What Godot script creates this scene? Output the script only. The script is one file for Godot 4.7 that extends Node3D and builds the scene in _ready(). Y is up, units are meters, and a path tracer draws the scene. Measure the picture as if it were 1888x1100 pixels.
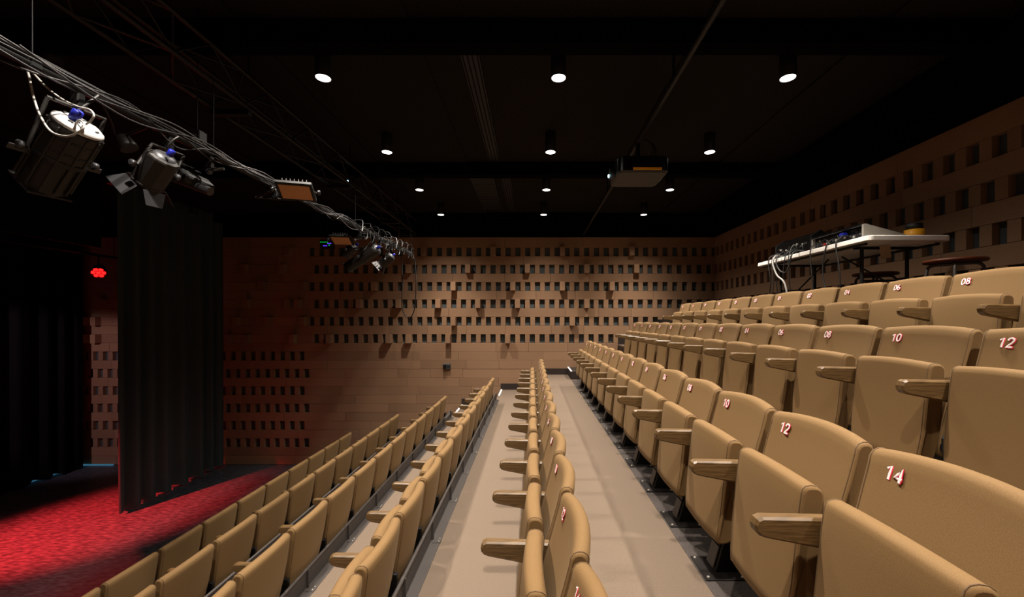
extends Node3D
# Black-box theatre: tiered tan seats facing a stage off to the side, brown block walls, dark ceiling.
# The camera stands at the origin and looks along -Z at the far side wall; the seats face -X (the stage).

const F := 762.0            # focal length in pixels of the 1888 x 1100 frame
const VX := 981.0           # pixel where the lens axis meets the picture
const VY := 591.0
const WALL_D := 9.507       # distance of the far wall
const WALL_X := 4.203       # the wall behind the last row
const STAGE_Y := -3.312
const STEP := 0.346
const ROW_X := 0.14         # seat number plane of the fifth row
const ROW_GAP := 0.9
const PITCH := 0.507
const SEAT_D := 1.024
const CEIL_Y := 2.40
const LAMP_Y := 2.145
const COURSE := 0.1996
const COURSE_TOP := 1.6843
const HOLE_PITCH := 0.2259
const PIER := 0.1074

var M := {}
var taken := {}
var cache := {}
var rng := RandomNumberGenerator.new()

func _ready() -> void:
	rng.seed = 7
	make_camera()
	make_environment()
	make_materials()
	make_shell()
	make_platforms()
	make_wall_far()
	make_wall_stage()
	make_wall_right()
	make_ceiling()
	make_downlights()
	make_seats()
	make_guards()
	make_step_lights()
	make_stage()
	make_truss()
	make_lighting_bar()
	make_projector()
	make_table()
	make_wall_details()

# ------------------------------------------------------------------ camera, environment

func make_camera() -> void:
	var cam := Camera3D.new()
	cam.name = "camera"
	add_child(cam)
	var near := 0.05
	cam.set_frustum(near * 1100.0 / F, Vector2((944.0 - VX) / F, (VY - 550.0) / F) * near, near, 60.0)
	cam.current = true

func make_environment() -> void:
	var we := WorldEnvironment.new()
	we.name = "world_environment"
	var e := Environment.new()
	e.background_mode = Environment.BG_COLOR
	e.background_color = Color(0, 0, 0)
	e.tonemap_mode = Environment.TONE_MAPPER_LINEAR
	e.tonemap_exposure = 1.0
	e.sdfgi_enabled = true
	e.ssao_enabled = true
	e.ssil_enabled = true
	we.environment = e
	add_child(we)

# ------------------------------------------------------------------ materials

func lin(r: float, g: float, b: float) -> Color:
	return Color(r, g, b).linear_to_srgb()

func noise_tex(freq: float, octaves: int, lo: Color, hi: Color, s: int = 1, size: int = 256, stretch: bool = false) -> NoiseTexture2D:
	var n := FastNoiseLite.new()
	n.noise_type = FastNoiseLite.TYPE_SIMPLEX_SMOOTH
	n.seed = s
	n.frequency = freq
	n.fractal_octaves = octaves
	var g := Gradient.new()
	g.set_color(0, lo)
	g.set_color(1, hi)
	var t := NoiseTexture2D.new()
	t.width = size if not stretch else size * 2
	t.height = size
	t.seamless = true
	t.noise = n
	t.color_ramp = g
	return t

func mat(called: String, c: Color, rough: float = 0.7, metal: float = 0.0, spec: float = 0.5) -> StandardMaterial3D:
	var m := StandardMaterial3D.new()
	m.resource_name = called
	m.albedo_color = c
	m.roughness = rough
	m.metallic = metal
	m.metallic_specular = spec
	M[called] = m
	return m

func textured(called: String, c: Color, tex: Texture2D, scale: float, rough: float, world: bool = false, spec: float = 0.5) -> StandardMaterial3D:
	var m := mat(called, c, rough, 0.0, spec)
	m.albedo_texture = tex
	m.uv1_triplanar = true
	m.uv1_world_triplanar = world
	m.uv1_scale = Vector3.ONE * scale
	return m

func glow(called: String, c: Color, energy: float) -> StandardMaterial3D:
	var m := mat(called, Color(0.02, 0.02, 0.02), 0.5)
	m.emission_enabled = true
	m.emission = c
	m.emission_energy_multiplier = energy
	return m

func make_materials() -> void:
	var grain := noise_tex(0.09, 4, Color(0.72, 0.72, 0.72), Color(1, 1, 1), 3)
	var fine := noise_tex(0.22, 3, Color(0.76, 0.76, 0.76), Color(1, 1, 1), 5)
	var scuff := noise_tex(0.022, 6, Color(0.42, 0.42, 0.44), Color(1, 1, 1), 9, 512)
	var wool := textured("fabric", Color(0.525, 0.405, 0.25), fine, 5.0, 0.78, false, 0.38)
	wool.rim_enabled = true
	wool.rim = 0.2
	wool.rim_tint = 0.7
	mat("piping", Color(0.38, 0.29, 0.185), 0.8)
	var wood := textured("wood", Color(0.475, 0.37, 0.235), noise_tex(0.03, 4, Color(0.62, 0.6, 0.56), Color(1, 1, 1), 11), 1.0, 0.36)
	wood.uv1_scale = Vector3(1.2, 14.0, 14.0)
	textured("wood_red", Color(0.45, 0.22, 0.11), grain, 3.0, 0.45)
	mat("steel_black", Color(0.06, 0.056, 0.054), 0.45, 0.2)
	mat("steel_brown", Color(0.15, 0.13, 0.12), 0.5, 0.3)
	textured("carpet", Color(0.487, 0.428, 0.374), noise_tex(0.12, 4, Color(0.82, 0.81, 0.80), Color(1, 1, 1), 13, 512), 2.2, 0.96, true, 0.2)
	textured("carpet_dark", Color(0.27, 0.235, 0.215), grain, 3.0, 0.9, true, 0.2)
	textured("vinyl", Color(0.33, 0.30, 0.285), grain, 3.0, 0.6, true, 0.4)
	mat("steel_front", Color(0.27, 0.24, 0.22), 0.45, 0.2)
	mat("guard_steel", Color(0.31, 0.29, 0.28), 0.5, 0.2)
	# brown composite blocks in a few batches
	var tones := [Color(0.70, 0.555, 0.435), Color(0.685, 0.54, 0.425), Color(0.715, 0.565, 0.445), Color(0.665, 0.525, 0.415), Color(0.70, 0.55, 0.43)]
	for i in tones.size():
		textured("block_%d" % i, tones[i], grain, 4.0 + 0.3 * i, 0.93, true, 0.2)
	# grey-green acoustic felt behind the open blocks
	mat("backing", Color(0.30, 0.325, 0.33), 0.9)
	textured("ceiling_black", Color(0.145, 0.128, 0.116), grain, 1.3, 0.9, true, 0.2)
	mat("ceiling_beam", Color(0.03, 0.029, 0.028), 0.95, 0.0, 0.1)
	mat("black", Color(0.035, 0.035, 0.036), 0.6)
	mat("black_gloss", Color(0.03, 0.03, 0.032), 0.3)
	textured("velvet", Color(0.32, 0.37, 0.375), grain, 4.0, 0.95, false, 0.2)
	textured("black_cloth", Color(0.09, 0.088, 0.09), grain, 4.0, 0.95, false, 0.2)
	var stage := textured("stage_floor", Color(0.43, 0.44, 0.47), scuff, 0.5, 0.48, true, 0.5)
	stage.uv1_scale = Vector3(0.55, 0.5, 1.7)
	mat("truss_metal", Color(0.10, 0.095, 0.09), 0.5, 0.4)
	mat("bar_metal", Color(0.06, 0.06, 0.06), 0.45, 0.3)
	mat("fixture", Color(0.095, 0.08, 0.07), 0.5, 0.1)
	mat("fixture_grey", Color(0.25, 0.25, 0.26), 0.45, 0.4)
	mat("cap_silver", Color(0.80, 0.80, 0.80), 0.4, 0.4)
	mat("plug_blue", Color(0.04, 0.10, 0.55), 0.45)
	mat("cable_black", Color(0.03, 0.03, 0.03), 0.6)
	mat("cable_grey", Color(0.19, 0.19, 0.19), 0.5)
	mat("cable_white", Color(0.62, 0.61, 0.59), 0.5)
	mat("panel_face", Color(0.78, 0.56, 0.36), 0.6)
	mat("number_white", Color(0.93, 0.88, 0.88), 0.6)
	mat("number_red", Color(0.78, 0.13, 0.22), 0.6)
	mat("plastic_white", Color(0.92, 0.905, 0.88), 0.5)
	mat("silver", Color(0.66, 0.64, 0.60), 0.45, 0.3)
	mat("yellow", Color(0.86, 0.60, 0.10), 0.5)
	mat("orange", Color(0.95, 0.68, 0.14), 0.5)
	mat("paper", Color(0.76, 0.66, 0.54), 0.8)
	mat("tube_grey", Color(0.36, 0.34, 0.32), 0.4, 0.4)
	mat("grey_box", Color(0.24, 0.26, 0.27), 0.5)
	mat("red_plastic", Color(0.7, 0.06, 0.05), 0.4)
	glow("lamp_lens", Color(1.0, 0.985, 0.95), 5.0)
	glow("step_glow", Color(1.0, 0.98, 0.95), 1.6)
	glow("red_lens", Color(1.0, 0.03, 0.03), 14.0)
	glow("cyan_strip", Color(0.36, 0.66, 0.82), 0.28)
	glow("led_green", Color(0.05, 0.9, 0.35), 1.0)
	glow("led_violet", Color(0.4, 0.25, 1.0), 1.3)
	glow("led_white", Color(0.7, 0.95, 1.0), 8.0)
	glow("led_red", Color(1.0, 0.08, 0.08), 1.5)
	# perforated sheet: round holes punched 12 mm apart
	var im := Image.create(32, 32, false, Image.FORMAT_RGBA8)
	for y in 32:
		for x in 32:
			var hole := Vector2(x - 15.5, y - 15.5).length() < 10.5
			im.set_pixel(x, y, Color(1, 1, 1, 0.0 if hole else 1.0))
	var sheet := textured("perforated", Color(0.31, 0.29, 0.28), ImageTexture.create_from_image(im), 1.0 / 0.012, 0.5, false)
	sheet.transparency = BaseMaterial3D.TRANSPARENCY_ALPHA_SCISSOR
	sheet.alpha_scissor_threshold = 0.5
	sheet.metallic = 0.3

# ------------------------------------------------------------------ building helpers

func at(px: float, py: float, d: float) -> Vector3:
	return Vector3((px - VX) * d / F, (VY - py) * d / F, -d)

func numbered(called: String) -> String:
	var n: int = taken.get(called, -1) + 1
	taken[called] = n
	return called if n == 0 else "%s_%03d" % [called, n]

func thing(called: String, label: String, category: String, where: Vector3 = Vector3.ZERO, group: String = "") -> Node3D:
	var o := Node3D.new()
	o.name = numbered(called)
	o.position = where
	add_child(o)
	tag(o, label, category, group)
	return o

func tag(o: Node3D, label: String, category: String, group: String = "") -> void:
	o.set_meta("label", label)
	o.set_meta("category", category)
	if group != "":
		o.set_meta("group", group)

func part(parent: Node3D, called: String, mesh: Mesh, m: String, pos: Vector3 = Vector3.ZERO, b: Basis = Basis()) -> MeshInstance3D:
	var o := MeshInstance3D.new()
	o.name = called if parent != self else numbered(called)
	o.mesh = mesh
	o.material_override = M[m]
	o.transform = Transform3D(b, pos)
	parent.add_child(o, true)
	return o

func structure(called: String, mesh: Mesh, m: String, pos: Vector3 = Vector3.ZERO) -> MeshInstance3D:
	var o := part(self, called, mesh, m, pos)
	o.set_meta("kind", "structure")
	return o

func frame(called: String) -> Node3D:
	var o := Node3D.new()
	o.name = numbered(called)
	o.set_meta("kind", "structure")
	add_child(o)
	return o

# triangles come as [list of corners, smooth]; corners counter-clockwise seen from outside
func commit(batches: Array) -> ArrayMesh:
	var volume := 0.0
	for bt in batches:
		var v: PackedVector3Array = bt[0]
		for i in range(0, v.size(), 3):
			volume += v[i].dot(v[i + 1].cross(v[i + 2]))
	var st := SurfaceTool.new()
	st.begin(Mesh.PRIMITIVE_TRIANGLES)
	for bt in batches:
		var v: PackedVector3Array = bt[0]
		st.set_smooth_group(0 if bt[1] else -1)
		for i in range(0, v.size(), 3):
			if volume > 0.0:
				st.add_vertex(v[i]); st.add_vertex(v[i + 2]); st.add_vertex(v[i + 1])
			else:
				st.add_vertex(v[i]); st.add_vertex(v[i + 1]); st.add_vertex(v[i + 2])
	st.generate_normals()
	return st.commit()

func quad(v: PackedVector3Array, a: Vector3, b: Vector3, c: Vector3, d: Vector3) -> void:
	v.append(a); v.append(b); v.append(c); v.append(a); v.append(c); v.append(d)

# a box with chamfered edges
func box(size: Vector3, bevel: float = 0.004) -> ArrayMesh:
	var key := "b%.4f,%.4f,%.4f,%.4f" % [size.x, size.y, size.z, bevel]
	if cache.has(key):
		return cache[key]
	var h := size * 0.5
	var b: float = minf(bevel, minf(h.x, minf(h.y, h.z)) * 0.49)
	var v := PackedVector3Array()
	var p := func(ax: int, s: Vector3) -> Vector3:   # corner s on the face across axis ax
		var q := Vector3(s.x * (h.x - b), s.y * (h.y - b), s.z * (h.z - b))
		q[ax] = s[ax] * h[ax]
		return q
	for ax in 3:
		for sg in [-1.0, 1.0]:
			var u: int = (ax + 1) % 3
			var w: int = (ax + 2) % 3
			var c: Array[Vector3] = []
			for k in [[-1, -1], [1, -1], [1, 1], [-1, 1]]:
				var s := Vector3.ZERO
				s[ax] = sg; s[u] = k[0]; s[w] = k[1]
				c.append(p.call(ax, s))
			if sg > 0: quad(v, c[0], c[1], c[2], c[3])
			else: quad(v, c[3], c[2], c[1], c[0])
	for ax in 3:                                      # edges along ax
		var u: int = (ax + 1) % 3
		var w: int = (ax + 2) % 3
		for k in [[-1, -1], [1, -1], [1, 1], [-1, 1]]:
			var s0 := Vector3.ZERO
			s0[ax] = -1; s0[u] = k[0]; s0[w] = k[1]
			var s1 := s0
			s1[ax] = 1
			var a: Vector3 = p.call(u, s0); var bb: Vector3 = p.call(u, s1)
			var c2: Vector3 = p.call(w, s1); var d: Vector3 = p.call(w, s0)
			if k[0] * k[1] > 0: quad(v, d, c2, bb, a)
			else: quad(v, a, bb, c2, d)
	for sx in [-1, 1]:
		for sy in [-1, 1]:
			for sz in [-1, 1]:
				var s := Vector3(sx, sy, sz)
				var a: Vector3 = p.call(0, s); var bb: Vector3 = p.call(1, s); var c: Vector3 = p.call(2, s)
				if sx * sy * sz > 0: v.append(a); v.append(bb); v.append(c)
				else: v.append(a); v.append(c); v.append(bb)
	var mesh := commit([[v, false]])
	cache[key] = mesh
	return mesh

# loops of equal length joined into a skin, closed at both ends
func skin(rings: Array, smooth: bool = true, caps: bool = true) -> ArrayMesh:
	var side := PackedVector3Array()
	var n: int = rings[0].size()
	for i in rings.size() - 1:
		for j in n:
			var k: int = (j + 1) % n
			quad(side, rings[i][j], rings[i][k], rings[i + 1][k], rings[i + 1][j])
	var ends := PackedVector3Array()
	if caps:
		for e in 2:
			var r: PackedVector3Array = rings[0 if e == 0 else rings.size() - 1]
			var c := Vector3.ZERO
			for q in r:
				c += q / n
			for j in n:
				var k: int = (j + 1) % n
				if e == 0: ends.append(c); ends.append(r[k]); ends.append(r[j])
				else: ends.append(c); ends.append(r[j]); ends.append(r[k])
	return commit([[side, smooth], [ends, false]])

# outline in x, y pulled along z, with chamfered rims
func extrude(outline: PackedVector2Array, depth: float, bevel: float, smooth: bool = false) -> ArrayMesh:
	var inner := inset(outline, bevel)
	var rings := []
	for r in [[inner, -depth / 2], [outline, -depth / 2 + bevel], [outline, depth / 2 - bevel], [inner, depth / 2]]:
		var ring := PackedVector3Array()
		for q in r[0]:
			ring.append(Vector3(q.x, q.y, r[1]))
		rings.append(ring)
	return skin(rings, smooth)

func inset(o: PackedVector2Array, by: float) -> PackedVector2Array:
	var area := 0.0
	for i in o.size():
		area += o[i].cross(o[(i + 1) % o.size()])
	var sg := 1.0 if area > 0 else -1.0
	var out := PackedVector2Array()
	for i in o.size():
		var a := (o[i] - o[(i - 1 + o.size()) % o.size()]).normalized()
		var b := (o[(i + 1) % o.size()] - o[i]).normalized()
		var na := Vector2(-a.y, a.x) * sg
		var nb := Vector2(-b.y, b.x) * sg
		var m := (na + nb).normalized()
		out.append(o[i] + m * by / maxf(0.4, m.dot(na)))
	return out

func tube(points: PackedVector3Array, r: float, sides: int = 6, closed: bool = false) -> ArrayMesh:
	var rings := []
	var n := points.size()
	var up := Vector3.UP
	for i in n:
		var a := points[(i - 1 + n) % n] if (i > 0 or closed) else points[i]
		var b := points[(i + 1) % n] if (i < n - 1 or closed) else points[i]
		var t := (b - a).normalized()
		if absf(t.dot(up)) > 0.95:
			up = Vector3.RIGHT if absf(t.x) < 0.8 else Vector3.FORWARD
		var x := t.cross(up).normalized()
		up = x.cross(t).normalized()
		var ring := PackedVector3Array()
		for k in sides:
			var w := TAU * k / sides
			ring.append(points[i] + (x * cos(w) + up * sin(w)) * r)
		rings.append(ring)
	if closed:
		rings.append(rings[0])
	return skin(rings, true, not closed)

func curve(points: Array, per: int = 8) -> PackedVector3Array:
	var out := PackedVector3Array()
	var n := points.size()
	for i in n - 1:
		var p0: Vector3 = points[maxi(i - 1, 0)]
		var p1: Vector3 = points[i]
		var p2: Vector3 = points[i + 1]
		var p3: Vector3 = points[mini(i + 2, n - 1)]
		for k in per:
			out.append(p1.cubic_interpolate(p2, p0, p3, float(k) / per))
	out.append(points[n - 1])
	return out

func lathe(profile: Array, seg: int = 24, smooth: bool = true) -> ArrayMesh:      # [radius, height] pairs about y
	var rings := []
	for q in profile:
		var ring := PackedVector3Array()
		for k in seg:
			var w := TAU * k / seg
			ring.append(Vector3(cos(w) * q[0], q[1], sin(w) * q[0]))
		rings.append(ring)
	return skin(rings, smooth)

func rod(called: String, parent: Node3D, a: Vector3, b: Vector3, r: float, m: String, sides: int = 8) -> MeshInstance3D:
	var key := "rod%d" % sides
	if not cache.has(key):
		cache[key] = lathe([[1.0, -0.5], [1.0, 0.5]], sides)
	var d := b - a
	var y := d.normalized()
	var x := y.cross(Vector3.UP if absf(y.y) < 0.9 else Vector3.RIGHT).normalized()
	var z := x.cross(y)
	return part(parent, called, cache[key], m, (a + b) * 0.5, Basis(x * r, d, z * r))

func facing(dir: Vector3, up: Vector3 = Vector3.UP) -> Basis:       # local -z looks along dir
	return Basis.looking_at(dir, up)

func row_x(n: int) -> float:       # rows are counted from the stage, 1 to 8
	return ROW_X + ROW_GAP * (n - 5)

func row_y(n: int) -> float:
	return STAGE_Y + STEP * n

func edge_x(n: int) -> float:      # front edge of platform n
	return row_x(n - 1) + 0.03

# ------------------------------------------------------------------ room shell

func make_shell() -> void:
	structure("floor", box(Vector3(16.4, 0.2, 10.9), 0.0), "stage_floor", Vector3(-3.6, STAGE_Y - 0.1, -4.5))
	structure("ceiling", box(Vector3(16.4, 0.2, 10.9), 0.0), "ceiling_black", Vector3(-3.6, CEIL_Y + 0.1, -4.5))
	structure("wall_left", box(Vector3(0.2, 5.9, 10.9), 0.0), "black", Vector3(-11.6, -0.45, -4.5))
	structure("wall_near", box(Vector3(15.8, 5.9, 0.2), 0.0), "block_1", Vector3(-3.7, -0.45, 0.75))

func make_platforms() -> void:
	for n in range(1, 9):
		var x0 := edge_x(n) if n > 1 else row_x(1) - 0.55
		var x1 := edge_x(n + 1)
		var top := row_y(n)
		var o := frame("floor_tier")
		part(o, "carpet", box(Vector3(x1 - x0, 0.03, WALL_D + 0.62), 0.003), "carpet", Vector3((x0 + x1) / 2, top - 0.015, -(WALL_D - 0.62) / 2))
		part(o, "riser", box(Vector3(x1 - x0, top - 0.03 - STAGE_Y, WALL_D + 0.62), 0.0), "steel_brown", Vector3((x0 + x1) / 2, (top - 0.03 + STAGE_Y) / 2, -(WALL_D - 0.62) / 2))
		if n > 1:      # grey vinyl band under the seats
			var v0 := row_x(n) - 0.222
			part(o, "vinyl_band", box(Vector3(x1 - v0, 0.003, WALL_D - 0.9 + 0.60), 0.0005), "vinyl", Vector3((x1 + v0) / 2, top + 0.001, -(WALL_D - 0.9 - 0.60) / 2))
		# dark skirting where the tier meets the far wall
		var s := structure("baseboard_far", box(Vector3(x1 - x0 - 0.02, 0.14, 0.02), 0.002), "carpet_dark", Vector3((x0 + x1) / 2, top + 0.07, -WALL_D + 0.012))
		s.name = "baseboard_far_%d" % n
	var x9 := edge_x(9)
	var o9 := frame("floor_tier")
	part(o9, "carpet", box(Vector3(WALL_X - x9, 0.03, WALL_D + 0.62), 0.003), "carpet_dark", Vector3((WALL_X + x9) / 2, 0.015, -(WALL_D - 0.62) / 2))
	part(o9, "riser", box(Vector3(WALL_X - x9, -STAGE_Y, WALL_D + 0.62), 0.0), "steel_brown", Vector3((WALL_X + x9) / 2, STAGE_Y / 2, -(WALL_D - 0.62) / 2))

# ------------------------------------------------------------------ block walls

func block_tone() -> String:
	return "block_%d" % rng.randi_range(0, 4)

# long panels of one course, u0 to u1; place(u, y, depth) gives the middle of a piece
func panels(o: Node3D, u0: float, u1: float, y0: float, h: float, along_x: bool, face: float) -> void:
	var sizes := [0.75, 0.9, 1.05, 1.2, 1.4]
	var u := u0
	var first := true
	while u < u1 - 0.01:
		var l: float = sizes[rng.randi_range(0, 4)]
		if first:
			l *= 0.6
			first = false
		if u1 - (u + l) < 0.35:
			l = u1 - u
		var out := rng.randf_range(0.0, 0.004)
		piece(o, "panel", u + l / 2, y0 + h / 2, l - 0.003, h - 0.003, 0.074, along_x, face, out)
		u += l

func piece(o: Node3D, called: String, u: float, y: float, w: float, h: float, t: float, along_x: bool, face: float, out: float) -> void:
	var size := Vector3(w, h, t) if along_x else Vector3(t, h, w)
	var pos := Vector3(u, y, -face + out - t / 2) if along_x else Vector3(face - out + t / 2, y, -u)
	part(o, called, box(size, 0.003), block_tone(), pos)

# a course of square holes between u0 and u1 on the grid that starts at u_hole; proud: pier places that stick out
func pierced(o: Node3D, u0: float, u1: float, y0: float, u_hole: float, along_x: bool, face: float, proud: Array) -> void:
	var k := ceili((u0 - u_hole - HOLE_PITCH / 2) / HOLE_PITCH)
	while u_hole + (k + 0.5) * HOLE_PITCH < u1 + PIER / 2:
		var u := u_hole + (k + 0.5) * HOLE_PITCH
		var w := PIER
		var t := 0.074
		var out := rng.randf_range(0.0, 0.003)
		for q in proud:
			if absf(q - u) < 0.09:
				out = 0.138
				t = 0.21
				w = 0.115
		piece(o, "brick", u, y0 + COURSE / 2, w, COURSE - 0.002, t, along_x, face, out)
		k += 1

const PROUD := [
	[535, 780, 908, 1035, 1164], [456, 525, 753, 862, 971, 1080, 1171], [488, 562, 691, 836, 945, 1036, 1127],
	[460, 534, 552, 662, 732, 806, 882, 954, 1081], [440, 498, 562, 836, 1054], [426, 460, 543, 608, 718, 753, 826, 935]]

func make_wall_far() -> void:
	var o := frame("wall_far")
	var x_left := -7.2
	var split := -5.128
	part(o, "backing", box(Vector3(WALL_X - x_left + 0.3, 5.9, 0.16), 0.0), "backing", Vector3((WALL_X + x_left + 0.3) / 2, -0.45, -WALL_D - 0.155))
	var m_px := WALL_D / F
	panels(o, x_left, WALL_X, COURSE_TOP, 0.236, true, WALL_D)
	for i in 25:
		var y0 := COURSE_TOP - COURSE * (i + 1)
		if i % 2 == 1 or i > 22:
			panels(o, x_left, WALL_X, y0, COURSE, true, WALL_D)
			continue
		var r := i / 2
		var hole := -2.1334 if r % 2 == 0 else -2.0274
		var proud := []
		if r < 6:
			for px in PROUD[r]:
				proud.append((px - VX) * m_px)
			pierced(o, split, WALL_X, y0, hole, true, WALL_D, proud)
			var edge := hole + (ceili((split - hole - HOLE_PITCH / 2) / HOLE_PITCH) + 0.5) * HOLE_PITCH - PIER / 2
			var gap := HOLE_PITCH - PIER
			panels(o, x_left, edge - gap if edge - gap > split - 0.12 else edge, y0, COURSE, true, WALL_D)
			for u in proud:
				if u < split - 0.05:
					piece(o, "brick", u, y0 + COURSE / 2, 0.115, COURSE - 0.002, 0.14, true, WALL_D, 0.138)
		else:
			pierced(o, x_left, split - 0.1, y0, hole, true, WALL_D, [])
			var last := hole + (floori((split - hole + PIER / 2 - HOLE_PITCH / 2) / HOLE_PITCH) + 0.5) * HOLE_PITCH
			panels(o, minf(last - PIER / 2, split), WALL_X if r < 9 else 0.0, y0, COURSE, true, WALL_D)
	structure("trim_1", box(Vector3(15.6, 0.49, 0.16), 0.004), "ceiling_beam", Vector3(-3.6, 2.163, -WALL_D - 0.02))

func make_wall_stage() -> void:
	var o := frame("wall_stage")
	part(o, "backing", box(Vector3(4.3, 5.9, 0.16), 0.0), "backing", Vector3(-9.35, -0.45, -WALL_D - 0.155))
	var x1 := -7.2
	var x0 := -11.5
	panels(o, x0, x1, COURSE_TOP, 0.236, true, WALL_D)
	for i in 25:
		var y0 := COURSE_TOP - COURSE * (i + 1)
		if i % 2 == 1 or i > 22 or i < 12:
			panels(o, x0, x1, y0, COURSE, true, WALL_D)
			if i in [6, 8, 10]:
				for px in ([197] if i == 6 else [160, 182]):
					piece(o, "brick", (px - VX) * WALL_D / F, y0 + COURSE / 2, 0.115, COURSE - 0.002, 0.14, true, WALL_D, 0.138)
			continue
		var r := i / 2
		pierced(o, x0, x1 - 0.08, y0, -2.1334 if r % 2 == 0 else -2.0274, true, WALL_D, [])

func make_wall_right() -> void:
	var o := frame("wall_right")
	part(o, "backing", box(Vector3(0.16, 5.9, 10.6), 0.0), "backing", Vector3(WALL_X + 0.155, -0.45, -4.4))
	panels(o, -0.64, WALL_D, COURSE_TOP, 0.236, false, WALL_X)
	for i in 10:
		var y0 := COURSE_TOP - COURSE * (i + 1)
		if i % 2 == 1:
			panels(o, -0.64, WALL_D, y0, COURSE, false, WALL_X)
		else:
			pierced(o, -0.64, WALL_D, y0, 3.7176 if i % 4 == 0 else 3.8158, false, WALL_X, [])
	part(o, "panel", box(Vector3(0.074, 2.9, 10.14), 0.0), "block_3", Vector3(WALL_X + 0.037, COURSE_TOP - 10 * COURSE - 1.45, -4.43))
	structure("trim_2", box(Vector3(0.62, 0.45, 10.1), 0.004), "ceiling_beam", Vector3(WALL_X - 0.15, 2.145, -4.42))

# ------------------------------------------------------------------ ceiling

func make_ceiling() -> void:
	for d in [0.3, 3.27, 6.24, 9.15]:
		structure("beam", box(Vector3(15.4, 0.2, 0.16), 0.004), "ceiling_beam", Vector3(-3.7, CEIL_Y - 0.10, -(d + 0.08)))
	# boards fixed along the bays between the beams
	for x in [-9.4, -7.1, -4.75, -2.9, -1.55, 1.95, 3.4]:
		for bay in [[0.48, 3.25], [3.45, 6.22], [6.42, 9.13]]:
			structure("trim_board", box(Vector3(1.15, 0.02, bay[1] - bay[0]), 0.003), "ceiling_black", Vector3(x, CEIL_Y - 0.011, -(bay[0] + bay[1]) / 2))
	# long slot diffusers
	for s in [[-0.56, 3.5, 6.15], [-0.44, 6.5, 8.9]]:
		var t := thing("slot_diffuser", "long black slotted air diffuser in the ceiling " + ("between the two middle beams" if s[1] < 5.0 else "beyond the beam with the last lamps"), "air vent", Vector3(s[0], CEIL_Y - 0.012, -(s[1] + s[2]) / 2))
		part(t, "tray", box(Vector3(0.17, 0.02, s[2] - s[1]), 0.002), "black")
		for k in 4:
			part(t, "blade", box(Vector3(0.012, 0.022, s[2] - s[1] - 0.01), 0.002), "ceiling_black", Vector3(-0.066 + 0.044 * k, -0.008, 0))
	var v := thing("ceiling_grille", "wide black return air grille flush in the dark ceiling", "air vent", Vector3(-0.84, CEIL_Y - 0.012, -7.75))
	part(v, "tray", box(Vector3(0.4, 0.02, 2.2), 0.002), "black")
	for k in 22:
		part(v, "blade", box(Vector3(0.38, 0.014, 0.012), 0.002), "black", Vector3(0, -0.01, -1.05 + 0.1 * k))

func make_can(lit: bool) -> Node3D:
	var t := Node3D.new()
	part(t, "housing", lathe([[0.065, 0.255], [0.069, 0.25], [0.069, 0.004], [0.066, 0.0], [0.063, 0.002], [0.062, 0.03]], 28), "black")
	part(t, "lens", lathe([[0.0615, 0.012], [0.0615, 0.006]], 28), "lamp_lens" if lit else "black_gloss", Vector3(0, -0.004, 0))
	return t

func make_downlights() -> void:
	var cols := [-1.85, 0.235, 2.265]
	var depths := [8.38, 6.79, 5.27, 3.66, 2.09, 0.52]
	var where := ["by the far wall", "second out from the far wall", "third out from the far wall", "fourth out from the far wall", "fifth out from the far wall", "sixth out from the far wall"]
	var which := ["over the lower seats", "over the middle aisle", "over the upper seats"]
	for c in 3:
		for k in depths.size():
			var t := make_can(true)
			t.name = numbered("downlight")
			t.position = Vector3(cols[c], LAMP_Y, -depths[k])
			add_child(t)
			tag(t, "lit black cylinder downlight %s, %s" % [which[c], where[k]], "ceiling lamp", "lit ceiling downlights")
			# the reflector's beam and the wider spill of the open lens
			for q in [["downlight_beam", 46.0, 6.6, 0.8], ["downlight_spill", 65.0, 3.0, 1.0]]:
				var s := SpotLight3D.new()
				s.name = q[0]
				s.light_color = Color(1.0, 0.955, 0.90)
				s.light_energy = q[2]
				s.light_size = 0.032
				s.spot_angle = q[1]
				s.spot_angle_attenuation = q[3]
				s.spot_range = 16.0
				s.spot_attenuation = 2.0
				s.shadow_enabled = true
				s.position = Vector3(0, -0.012, 0)
				s.rotation.x = -PI / 2
				t.add_child(s)
	var off := [Vector3(-4.02, LAMP_Y, -3.456), Vector3(-6.6, LAMP_Y, -6.5), Vector3(-6.75, LAMP_Y, -8.25)]
	var note := ["above the big profile spotlight", "over the middle of the stage edge", "near the far wall over the stage edge"]
	for i in 3:
		var t := make_can(false)
		t.name = numbered("downlight")
		t.position = off[i]
		add_child(t)
		tag(t, "switched off black cylinder downlight %s" % note[i], "ceiling lamp", "unlit ceiling downlights")

# ------------------------------------------------------------------ seats

# back profile (x towards the row behind, y up), counter-clockwise from the bottom of the front face
func back_front_x(y: float) -> float:
	var ys := [0.30, 0.40, 0.50, 0.60, 0.70, 0.80, 0.84]
	var xs := [-0.105, -0.098, -0.082, -0.056, -0.026, 0.0, 0.010]
	for i in 6:
		if y <= ys[i + 1]:
			return lerpf(xs[i], xs[i + 1], (y - ys[i]) / (ys[i + 1] - ys[i]))
	return xs[6]

func back_warp(p: Vector3, half: float) -> Vector3:
	var z := p.z / half
	var narrow := lerpf(0.86, 1.0, clampf((p.y - 0.28) / 0.42, 0.0, 1.0))
	return Vector3(p.x - 0.030 * z * z, p.y - 0.016 * z * z * clampf((p.y - 0.3) / 0.5, 0.0, 1.0), p.z * narrow)

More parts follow.
